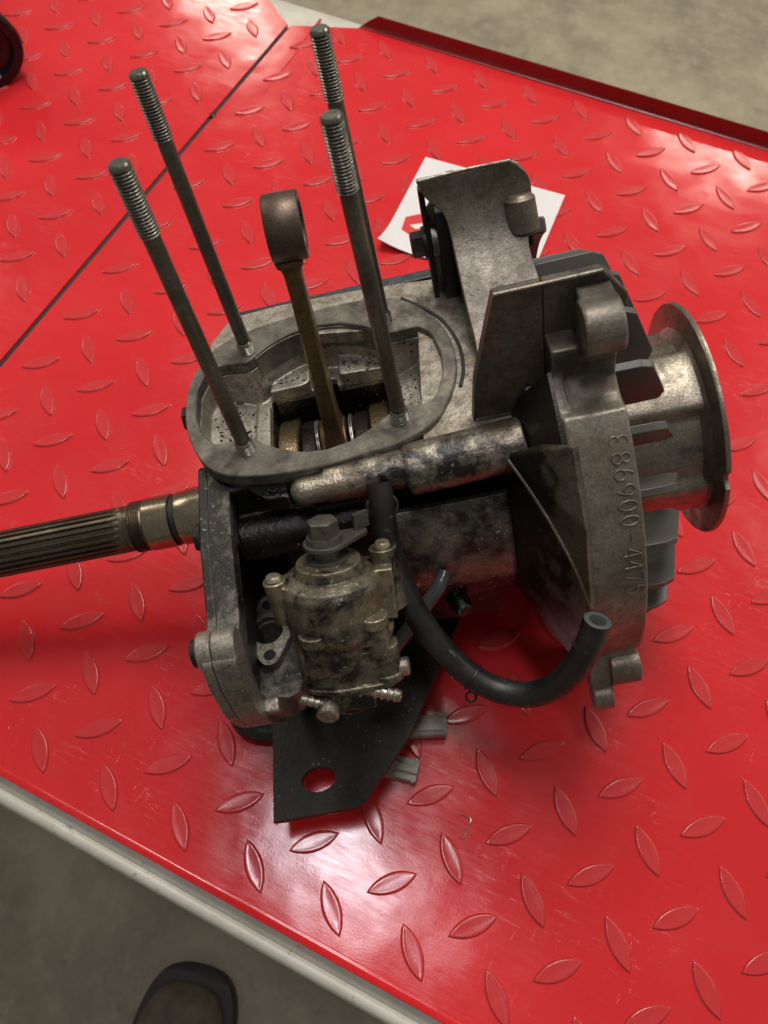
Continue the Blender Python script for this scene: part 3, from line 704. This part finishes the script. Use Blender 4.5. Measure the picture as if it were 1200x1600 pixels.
# raised casting number, written as strokes along the ring: s runs down the ring, h across it
def arcp(cx, cy, rx, ry, a0, a1, n=10): return [(cx + rx * math.cos(R_(a0 + (a1 - a0) * k / n)), cy + ry * math.sin(R_(a0 + (a1 - a0) * k / n))) for k in range(n + 1)]
GL = {'E': [arcp(.55, .73, .42, .27, 60, 270), arcp(.55, .26, .45, .26, 90, 300)],
      '8': [arcp(.5, .74, .38, .25, 0, 360, 16), arcp(.5, .25, .45, .25, 0, 360, 16)],
      '6': [arcp(.5, .30, .45, .30, 0, 360, 16), [(.08, .42), (.22, .72), (.45, 1.0)]],
      '9': [arcp(.5, .70, .45, .30, 0, 360, 16), [(.92, .58), (.78, .28), (.55, 0)]],
      '0': [arcp(.5, .5, .42, .5, 0, 360, 20)], '-': [[(.1, .5), (.9, .5)]],
      '4': [[(.72, 0), (.72, 1), (.05, .3), (.95, .3)]], '7': [[(.05, 1), (.9, 1), (.6, .5), (.4, 0)]],
      '5': [[(.85, 1), (.2, 1), (.12, .58), (.5, .66)], arcp(.45, .33, .45, .33, 80, -150, 10)]}
g = G()
for ch, a in zip("E86900-4475", (134.0, 137.4, 140.7, 143.9, 147.1, 150.3, 153.9, 157.6, 160.6, 163.8, 167.2)):
    for st in GL[ch]:
        path = []
        for (s_, h) in st:
            aa = R_(a + (s_ - .5) * 2.35); X = 117.6 + h * 7.6 if ch != '-' else 117.6 + h * 7.6
            rr = 120 - (X - 101) * 2 / 26.5 + .28
            path.append((X, rr * math.cos(aa), CZ + rr * math.sin(aa)))
        g.tube(path, .34, 8)
make("casting_number", g, M['duct'], fh)

# air duct: front wall, curved back wall, boss
g = G().prism(rounded([(68, -3.4), (70.6, 19), (81.6, 61.6), (100.6, 62), (100.6, 14), (102, -3.2)], .8, 2), 'y', -44, -38.4, hole=circle(93.5, 11, 1.7, 14)[::-1])
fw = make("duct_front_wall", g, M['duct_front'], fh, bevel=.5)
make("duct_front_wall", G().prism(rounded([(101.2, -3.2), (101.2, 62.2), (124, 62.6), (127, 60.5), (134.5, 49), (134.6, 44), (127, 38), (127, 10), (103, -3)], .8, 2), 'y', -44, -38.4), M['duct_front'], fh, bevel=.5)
make("duct_lip", G().tube([(82, -43.4, 62), (101, -43.6, 62.4), (124, -43.4, 62.8), (134, -43, 50)], .9, 8), M['duct'], fw)
PTH = [(50, 62, 63.7, 108.8), (49, 54, 66.8, 115.3), (46.5, 46, 73.7, 116.1), (42, 38, 75.5, 115.4), (35.5, 31, 75.9, 111.5), (27.5, 24.5, 76.1, 111.4), (18.5, 18, 76.3, 112.5), (9, 12, 76.6, 112.0), (-1, 6.5, 77.0, 110.0), (-11, 2, 76.5, 107.9), (-24, -1.2, 76, 106), (-38, -2.2, 75, 105)]
PP = curve([(a, b, c) for a, b, c, d in PTH], 4); QQ = curve([(a, b, d) for a, b, c, d in PTH], 4)
v = []; f = []; n = len(PP)
for i in range(n):
    y, z, xl = PP[i]; xr = QQ[i][2]
    t = Vector((PP[min(i + 1, n - 1)][0] - PP[max(i - 1, 0)][0], PP[min(i + 1, n - 1)][1] - PP[max(i - 1, 0)][1])).normalized()
    nx = Vector((-t.y, t.x)) * -3.4 if False else Vector((t.y, -t.x)) * -4.6
    for k in range(9):
        x = xl + (xr - xl) * k / 8; v.append((x, y, z))
    for k in range(9):
        x = xl + (xr - xl) * k / 8; v.append((x, y + abs(nx.x), z - abs(nx.y)))
for i in range(n - 1):
    a, b = i * 18, (i + 1) * 18
    for k in range(8): f.append((a + k, a + k + 1, b + k + 1, b + k)); f.append((a + 9 + k, b + 9 + k, b + 10 + k, a + 10 + k))
    f.append((a, b, b + 9, a + 9)); f.append((a + 8, a + 17, b + 17, b + 8))
f.append(tuple(list(range(9)) + list(range(17, 8, -1)))); e0 = (n - 1) * 18; f.append(tuple(e0 + k for k in (list(range(9)) + list(range(17, 8, -1)))))
bw = make("duct_back_wall", G().add(v, f), M['duct'], fh, bevel=.6, smooth=50)
make("duct_lip", G().tube([(64, 50.5, 62.2), (86, 50.6, 62.8), (107, 50.5, 62.4), (110.5, 50.3, 60)], .8, 8), M['bright'], bw)
make("duct_boss", G().cyl((110.2, 42.0, 29), (110.0, 47.5, 47), 8.2, 7.4, 36, ch=2.2), M['duct'], bw)
make("bolt", G().cyl((112.5, 43, 23), (112, 42.6, 30), 3.6), M['blackbolt'], bw)
make("duct_rear_panel", G().prism([(67, -10), (112, -10), (112, 40), (104, 48), (70, 48), (67, 44)], 'y', 56, 59), M['case'], fh, bevel=.5)
# side wall, strap and bolt under the overhang on the left
g = G().prism([(58, 60), (52, 62), (52, 44), (47, 30), (40, 18), (31, 8), (20, 0), (54, -4), (66, -4)], 'x', 78, 82)
make("duct_side_wall", g, M['case'], fh, bevel=.6)
g = G().prism(rounded([(53, 55), (57, 57), (62, 52), (63, 24), (60, -8), (50, -8), (50, 18)], 2), 'x', 64.2, 66.8)
st_ = make("strap", g, M['blackbolt'], fh, bevel=.4)
make("strap", G().prism(rounded([(50, 44), (60, 46), (62, 30), (60, -4), (47, -4), (46, 26)], 3), 'x', 70, 76), M['blackbolt'], fh, bevel=.5)
make("bolt", G().hexa((65, 55, 27), (56.6, 55, 27), 6.4, ch=.8).cyl((64.5, 55, 27), (62.8, 55, 27), 8, seg=28), M['blackbolt'], st_)
make("bushing", G().cyl((66.8, 55, 27), (76, 55, 27), 8.2, ch=.5), M['lever'], st_)

# cooling fan
fan = make("cooling_fan", G().rev([(92, 20), (92, 97.5), (95, 98), (98, 96), (104, 62), (118, 50), (130, 44), (130, 20)], (0, 0, CZ), (1, 0, 0), 72), M['fan'], E)
def blade():
    P = rounded([(97, 56), (97, 97), (102, 98), (142, 98.4), (147.5, 96), (156, 73), (154, 68), (112, 66), (104, 56)], .8, 3)
    v = []; f = []; n = len(P)
    for s_ in (-1.9, 1.9):
        for x, r in P:
            c = -(98 - r) * .15 - ((r - 98) / 40) ** 2 * 2        # blades lean back from the radius
            v.append((x, s_ + c, r))
    f = [tuple(range(n)), tuple(reversed(range(n, 2 * n)))] + [(i, (i + 1) % n, (i + 1) % n + n, i + n) for i in range(n)]
    return G().add(v, f)
b0 = None
NB = 22
for k in range(NB):
    if b0 is None: b0 = make("blade", blade(), M['fan'], fan, bevel=.5); o = b0
    else:
        o = b0.copy(); sc.collection.objects.link(o); o.parent = fan
    o.location = Vector((0, 0, CZ)) * MM; o.rotation_euler = (R_(10 + k * 360 / NB), 0, 0)

# starter cup with its lobes and thin flange
def lobes(a, t, r):
    d = (math.degrees(a) - 92) % 90
    if 138 < t < 181 and r < 56:
        s_ = min(1, max(0, (d - 34) / 8)) * (1 - min(1, max(0, (d - 80) / 9))); s_ = s_ * s_ * (3 - 2 * s_)
        return r - 4.2 * s_
    if r > 58:
        dd = abs((math.degrees(a) % 360) - 165)
        if dd < 3.4: return r - 3.6 * (1 - (dd / 3.4) ** 2) ** .5
    return r
make("starter_cup", G().rev([(128, 40), (128, 47), (140, 47.5), (150, 48), (160, 48.3), (170, 48.5), (180.2, 48.4), (181.6, 49.4), (182.3, 61.6), (183.2, 62.2), (184.6, 62.2), (184.8, 61), (183.6, 54), (182, 50), (176, 46), (140, 44), (130, 40), (128, 40)],
     (0, 0, CZ), (1, 0, 0), 240, rad=lobes), M['cup'], E, smooth=42)

# black mounting plate underneath
slot = [(p[0], p[1]) for p in circle(-46, -128.8, 9.4, 40, 6.9)]
make("mounting_plate", G().prism([(-71.2, -147.7), (-25.6, -147), (-21.3, -144), (5.7, -113.5), (46.6, -41.5), (40, -10), (-70, -10)], 'z', -163.2, -160, hole=slot[::-1]), M['plate'], E)
make("plate_spacer", G().box((-40, -40, -161), (30, 30, -148)), M['plate'], E)

# oil pump
P0 = Vector((-3.8, -85, -2.2)); Dn = Vector((-.09, -.469, -.883)).normalized()
Ex = (Vector((1, 0, 0)) - Dn * Dn.x).normalized(); Fr = Dn.cross(Ex).normalized()
if Fr.y > 0: Fr = -Fr
def pm(l, x=0, fr=0): return tuple(P0 + Dn * l + Ex * x + Fr * fr)
g = G()
g.rev([(17, 8), (18, 14), (21, 15), (22.5, 15.2), (23, 17), (25, 20.5), (27.5, 22), (29, 22.3), (49, 21.5), (52, 20), (54, 17.5), (72, 16.8), (76, 14.5), (78, 12.5), (90, 11.5), (92, 9)], tuple(P0), tuple(Dn), 48)
g.cyl(pm(22, -23.5, 6), pm(43, -22, 4), 5, 4.4); g.cyl(pm(24, -16, 4), pm(40, -16, 2), 7)
g.cyl(pm(18, 23.5, -8), pm(47, 25, -7), 6.2, 7); g.prism([(-6, -8), (8, -8), (8, 8), (-6, 8)], 'z', 0, 24, M=Matrix.Translation(pm(24, 19, -5)) @ Matrix((Ex, Fr, Dn)).transposed().to_4x4())
g.cyl(pm(44, -8.5, 15), pm(49, -8.5, 15), 7.4); g.cyl(pm(48, -8.5, 14.5), pm(64, -8.5, 12.5), 6.6); g.cyl(pm(50, -14, 6), pm(76, -13, 5), 6)
g.cyl(pm(40, 16.5, 12), pm(45, 16.5, 12), 6.8); g.cyl(pm(44, 17, 11), pm(60, 17.5, 10), 5.8); g.cyl(pm(56, 19.5, 8.5), pm(72, 20, 8), 6.4); g.cyl(pm(70, 20, 8), pm(74, 20.2, 7.8), 7.4)
g.box((-9, -9, -6), (9, 8, 6), M=Matrix.Translation(pm(80, 4, 6)) @ Matrix((Ex, Fr, Dn)).transposed().to_4x4())
g.ball(pm(80, -6, 8), 7); g.cyl(pm(74, -5, 9), pm(86, -7, 10), 6)
TP = lambda l: Matrix.Translation(pm(l)) @ Matrix((Ex, Fr, Dn)).transposed().to_4x4()
g.prism(rounded([(-18, -15), (24, -15), (25, 4), (22, 15), (-2, 19.5), (-15, 17), (-18.5, 8)], 3), 'z', 0, 2.6, M=TP(50.5))
g.prism(rounded([(-17, -12), (22, -12), (24, 4), (21, 13), (-3, 17), (-14, 14), (-17, 6)], 3), 'z', 0, 16, M=TP(57))
g.prism(rounded([(-17.6, -12), (24, -12), (26, 5), (22, 15), (-3, 18), (-15, 15), (-17.6, 6)], 2), 'z', 0, 2.4, M=TP(73))
pump = make("oil_pump", g, M['pump'], E, remesh=.5, relax=2)
make("pump_neck", G().rev([(10, 5.5), (16, 5.5), (16, 9.5), (19, 9.5)], tuple(P0), tuple(Dn), 32), M['lever'], pump)
pl = []
T_ = Matrix.Translation(pm(0, 0, 0)) @ Matrix((Ex, -Fr, -Dn)).transposed().to_4x4()
hp = hullpts([(0, 0, 9.6), (15, 8, 3.0)])
lev = make("pump_lever", G().prism(hp, 'z', -11.0, -9.0, M=T_), M['lever'], pump, bevel=.3)
make("spring_tab", G().prism([(13, 7), (19, 12), (17.5, 14), (12, 9)], 'z', -9, -2, M=T_), M['lever'], lev)
make("washer", G().cyl(pm(9.0), pm(6.2), 8.0, 7.6, 32), M['lever'], pump)
make("bolt", G().hexa(pm(7), pm(-1.2), 6.9, ch=.9), M['lever'], pump)
for (l, x, fr) in ((21.3, -23.5, 6), (17.2, 23.5, -8)):
    make("screw", G().cyl(pm(l + 1, x, fr), pm(l - 1.6, x, fr), 3.6, 3.2, ch=.4), M['pump'], pump)
# hose fittings at the foot of the pump
def nipple(p, q, r=2.5):
    p, q = Vector(p), Vector(q); L = (q - p).length; pr = [(0, r)]; t = L * .35
    while t < L - 2.5: pr += [(t, r * .82), (t + .5, r * 1.12), (t + 2.4, r * .82)]; t += 2.9
    pr += [(L - .6, r * .95), (L, r * .8), (L, r * .42), (L - 2, r * .40), (L - 2, .01)]
    return G().rev(pr, tuple(p), tuple(q - p), 24)
make("banjo_bolt", G().cyl(pm(80, -7.5, 7), pm(85, -8.5, 19), 4.6, 5.0, ch=.6), M['pump_clean'], pump)
make("hose_nipple", nipple(pm(82, -8, 14.5), pm(75.5, -19.5, 16.5), 2.3), M['pump_clean'], pump)
nb = make("hose_nipple", nipple(pm(77, 7, 11), pm(79.5, 24.5, 16.5), 2.9), M['pump_clean'], pump)
make("bolt", G().hexa(pm(76.5, 5.5, 8), pm(77.5, 9.5, 12.5), 4.2), M['pump_clean'], pump)
make("screw", G().cyl(pm(70, 22, 8), pm(69.5, 29.5, 8.5), 4.0, 4.2, ch=.6), M['pump_clean'], pump)

# rubber hose with its wire clamp
HP = [(21.5, -66, -6), (21.5, -72, -12.7), (20.3, -77, -22), (19.9, -82, -31.1), (20.6, -88, -39.5), (22.3, -94.5, -48), (25.8, -102, -57.5), (30.9, -110, -68.2), (38.3, -118, -79.0), (47.3, -126, -86.2), (57.8, -132, -90.1), (70.2, -137, -88.2), (81.3, -139.5, -78.8), (89.8, -139.5, -65.5), (96.0, -137, -52.2), (100.6, -133, -40.5)]
pth = curve(HP, 6); n = len(pth)
rad = [5.5 + .5 * min(1, i / (n * .25)) for i in range(n)]
hose = make("oil_hose", G().tube(pth, rad, 24, cap=False), M['rubber'], E, smooth=60)
e1, e0 = Vector(pth[-1]), Vector(pth[-5]); dh = (e1 - e0).normalized()
make("hose_end", G().rev([(-.4, 6.0), (0, 5.7), (.1, 5.4), (.1, 3.8), (-.3, 3.5), (-12, 3.4), (-12, .01)], tuple(e1), tuple(dh), 28, caps=False), M['rubber_end'], hose)
make("hose_seam", G().rev([(-15, 5.9), (-15, 6.22), (-13.9, 6.22), (-13.9, 5.9)], tuple(e1), tuple((Vector(pth[-4]) - Vector(pth[-9])).normalized()), 28), M['rubber'], hose)
ci = int(n * .585); cp_ = Vector(pth[ci]); cd = (Vector(pth[ci + 1]) - Vector(pth[ci - 1])).normalized(); _, cu, cw = frame(cd)
cl = make("hose_clamp", G().tube([tuple(cp_ + (cu * math.cos(t) + cw * math.sin(t)) * 6.4 + cd * .5 * math.sin(t)) for t in [2 * math.pi * k / 30 for k in range(31)]], .55, 8, cap=False), M['wire'], hose)
low = cp_ + Vector((-2.5, -6.0, -7.5)); tocam = Vector((47, -308, 262)) - low; _, lu, lw = frame(tocam)
make("clamp_loop", G().tube([tuple(low + (lu * math.cos(t) + lw * math.sin(t)) * 2.3) for t in [2 * math.pi * k / 24 for k in range(25)]], .6, 8, cap=False), M['wire'], cl)
ti = 2
make("hose_clamp", G().tube([tuple(Vector(pth[7]) + Vector((math.cos(t) * 6.6, 2.5 * math.sin(t), 5.6 * math.sin(t)))) for t in [2 * math.pi * k / 30 for k in range(31)]], .7, 8, cap=False), M['lever'], hose)
make("drain_tube", G().tube(curve([(6, -92, -108), (14, -90, -98), (27, -86, -83), (38, -80, -73), (42, -74, -71)], 6), 3.7, 18), M['clear_tube'], E)

# ------------------------------------------------------------------ small things lying round the engine
def world_tube(name, pts, r, mat, label, cat, parent=None):
    P = curve(pts, 6); c = Vector(P[0]); c.z = 0
    g = G().tube([tuple(Vector(p) - c) for p in P], r, 18)
    return make(name, g, mat, None, label=label, cat=cat, loc=tuple(c))
world_tube("cable_sheath", [(-176, 22, 26), (-176, 6, 22), (-172, -6, 17), (-165, -12.5, 12), (-156, -13, 8), (-142, -6, 6.6), (-120, 12, 6.5)], [6.2] * 37, M['rubber'], "short black cable sheath curving out from under the left side cover", "cable sheath")
def connector(pts, h, label, square):
    a, b = Vector(pts[0]), Vector(pts[1]); d = (b - a).normalized(); n_ = Vector((-d.y, d.x)); L = (b - a).length
    o = empty("wire_connector", label, "connector", (a.x, a.y, 0), group="plug housings beside the mounting plate")
    R3 = Matrix(((d.x, n_.x, 0), (d.y, n_.y, 0), (0, 0, 1))).to_4x4()
    if square:
        g = G(); g.box((0, -h / 2, 1), (L, h / 2, 1 + h * .9), M=R3); g.box((L * .45, -h * .18, .6 + h * .9), (L, h * .18, 3.6 + h * .9), M=R3); g.box((L - 3, -h / 2 - .8, .4), (L - 1, h / 2 + .8, 1.4 + h * .9), M=R3)
        make("housing", g, M['connector'], o, bevel=.6)
        make("socket", G().box((L - .2, -h / 2 + 1.4, 2.6), (L + .1, h / 2 - 1.4, h * .9 - .8), M=R3), M['dark'], o)
    else:
        g = G().prism(rounded([(-h / 2, 1), (h / 2, 1), (h / 2, h), (-h / 2, h)], 3.2, 4), 'x', 0, L, M=R3)
        g.prism(rounded([(-h * .3, h - .4), (h * .3, h - .4), (h * .3, h + 1.6), (-h * .3, h + 1.6)], .6, 2), 'x', 2, L - 2, M=R3)
        make("housing", g, M['connector'], o, bevel=.5)
        make("socket", G().prism(rounded([(-h * .33, 3), (h * .33, 3), (h * .33, h - 2), (-h * .33, h - 2)], 1.5, 3), 'x', L - .2, L + .12, M=R3), M['dark'], o)
    make("wire", G().tube([tuple(R3 @ Vector(p)) for p in curve([(1, 0, h * .5), (-14, 2, h * .55), (-30, 6, h * .8), (-44, 18, h)], 5)], 1.6, 10), M['wire'], o)
connector([(-96, 18), (-56.5, 38.6)], 12.5, "grey rounded plug housing poking out from under the plate, nearer the hose", False)
connector([(-93, 0), (-60.5, 7.0)], 12.5, "grey square plug housing poking out from under the plate, nearer its slot", True)

# paper slip with its printed mark
pp = [(-270.7, 478.1), (-262.6, 367.1), (-191.2, 371.2), (-120, 374), (-146.1, 486.6)]
sl = empty("paper_slip", "white paper slip with a red printed mark lying behind the engine", "paper", (-205, 425, 0))
def gridpaper():
    a, b, c, d = [Vector(p) for p in ((-262.6, 367.1), (-139, 385), (-146.1, 486.6), (-270.7, 478.1))]
    v = []; f = []; N = 14
    for i in range(N + 1):
        for j in range(N + 1):
            p = (a * (1 - i / N) + b * (i / N)) * (1 - j / N) + (d * (1 - i / N) + c * (i / N)) * (j / N)
            dx = i / N; dy = j / N; lift = 9 * max(0, 1 - (dx + dy) * 3.2) ** 2
            v.append((p.x + 205, p.y - 425, 1.6 + lift))
    for i in range(N):
        for j in range(N): f.append((i * (N + 1) + j, (i + 1) * (N + 1) + j, (i + 1) * (N + 1) + j + 1, i * (N + 1) + j + 1))
    return G().add(v, f)
ps = make("sheet", gridpaper(), M['paper'], sl); so = ps.modifiers.new("thick", 'SOLIDIFY'); so.thickness = .0003; so.offset = 1; ps.data.shade_flat()
rd = [Vector(p) for p in ((-253, 392), (-256, 406), (-247, 414), (-232, 413), (-228, 398), (-238, 388))]
make("printed_mark", G().prism([(p.x + 205, p.y - 425) for p in rd], 'z', 2.0, 2.35), M['paper_red'], sl)
make("printed_mark", G().prism([(-36, -37), (-24, -40), (-18, -33), (-30, -30)], 'z', 2.0, 2.35).prism([(-34, -45), (-20, -46), (-20, -43), (-34, -42)], 'z', 2.0, 2.3), M['paper_grey'], sl)
make("printed_mark", G().prism([(-44, -26), (-38, -28), (-30, -22), (-28, -14), (-34, -12), (-36, -20)], 'z', 2.4, 2.6), M['paper'], sl)

# gloss black can end at the far left
cn = empty("black_canister", "gloss black canister with a pale band lying at the far left of the mat", "canister", (-700, 452, 0))
ax_ = Vector((.86, -.50, 0)).normalized()
p_end = Vector((40, -58, 34))
make("body", G().rev([(-160, .01), (-160, 26), (-156, 28), (-62, 28), (-58, 31), (-50, 31), (-47, 28.5), (-42, 28.5), (-36, 32), (-3, 34), (0, 32), (0, 24), (-5, 22), (-5, .01)], tuple(p_end), tuple(ax_), 56), M['gloss_black'], cn)
make("band", G().ring(tuple(p_end - ax_ * 46.5), tuple(p_end - ax_ * 42.5), 29.4, 27, 56, .1), M['pale'], cn)

# metal staple on the mat
make("staple", G().tube([(-3.5, 5.5, .5), (1.5, 6, .6), (3, 5.2, .6), (3.4, -5.4, .6), (1, -6, .5)], .35, 8), M['washer'], None, label="small bent wire staple lying on the mat below the plug housings", cat="staple", loc=(-25.5, -7.5, .0))

# boot toe on the floor under the near edge
bt = empty("boot", "toe of a worn dark boot on the concrete floor by the table", "boot", (-181, -312, -520))
def boot_part(name, zs, k, mat, bev=0):
    ol = curve([(-24, 122), (-44, 104), (-52, 70), (-50, 20), (-44, -40), (-40, -100), (-30, -140), (0, -150), (30, -140), (40, -100), (44, -40), (50, 20), (51, 70), (40, 106), (18, 124)], 4, True)
    c, s_ = math.cos(R_(9)), math.sin(R_(9)); v = []; f = []; n = len(ol)
    for z, kx in zs:
        for x, y in ol:
            if name == "upper":
                lift = 0
            X, Y = x * kx, (y + 10) * (kx if y > 0 else 1) - 10
            v.append((X * c - Y * s_, X * s_ + Y * c, z))
    for i in range(len(zs) - 1):
        for q in range(n): f.append((i * n + q, i * n + (q + 1) % n, (i + 1) * n + (q + 1) % n, (i + 1) * n + q))
    f.append(tuple(range(n))); f.append(tuple((len(zs) - 1) * n + q for q in range(n)))
    return make(name, G().add(v, f), mat, bt, bevel=bev, smooth=60)
boot_part("sole", [(0, .97), (3, 1.0), (24, 1.0), (27, .985)], 1, M['boot_rim'])
boot_part("upper", [(20, .86), (30, .875), (42, .85), (53, .79), (61, .70), (67, .58), (71, .42), (73, .22)], 1, M['boot'])
print("done")
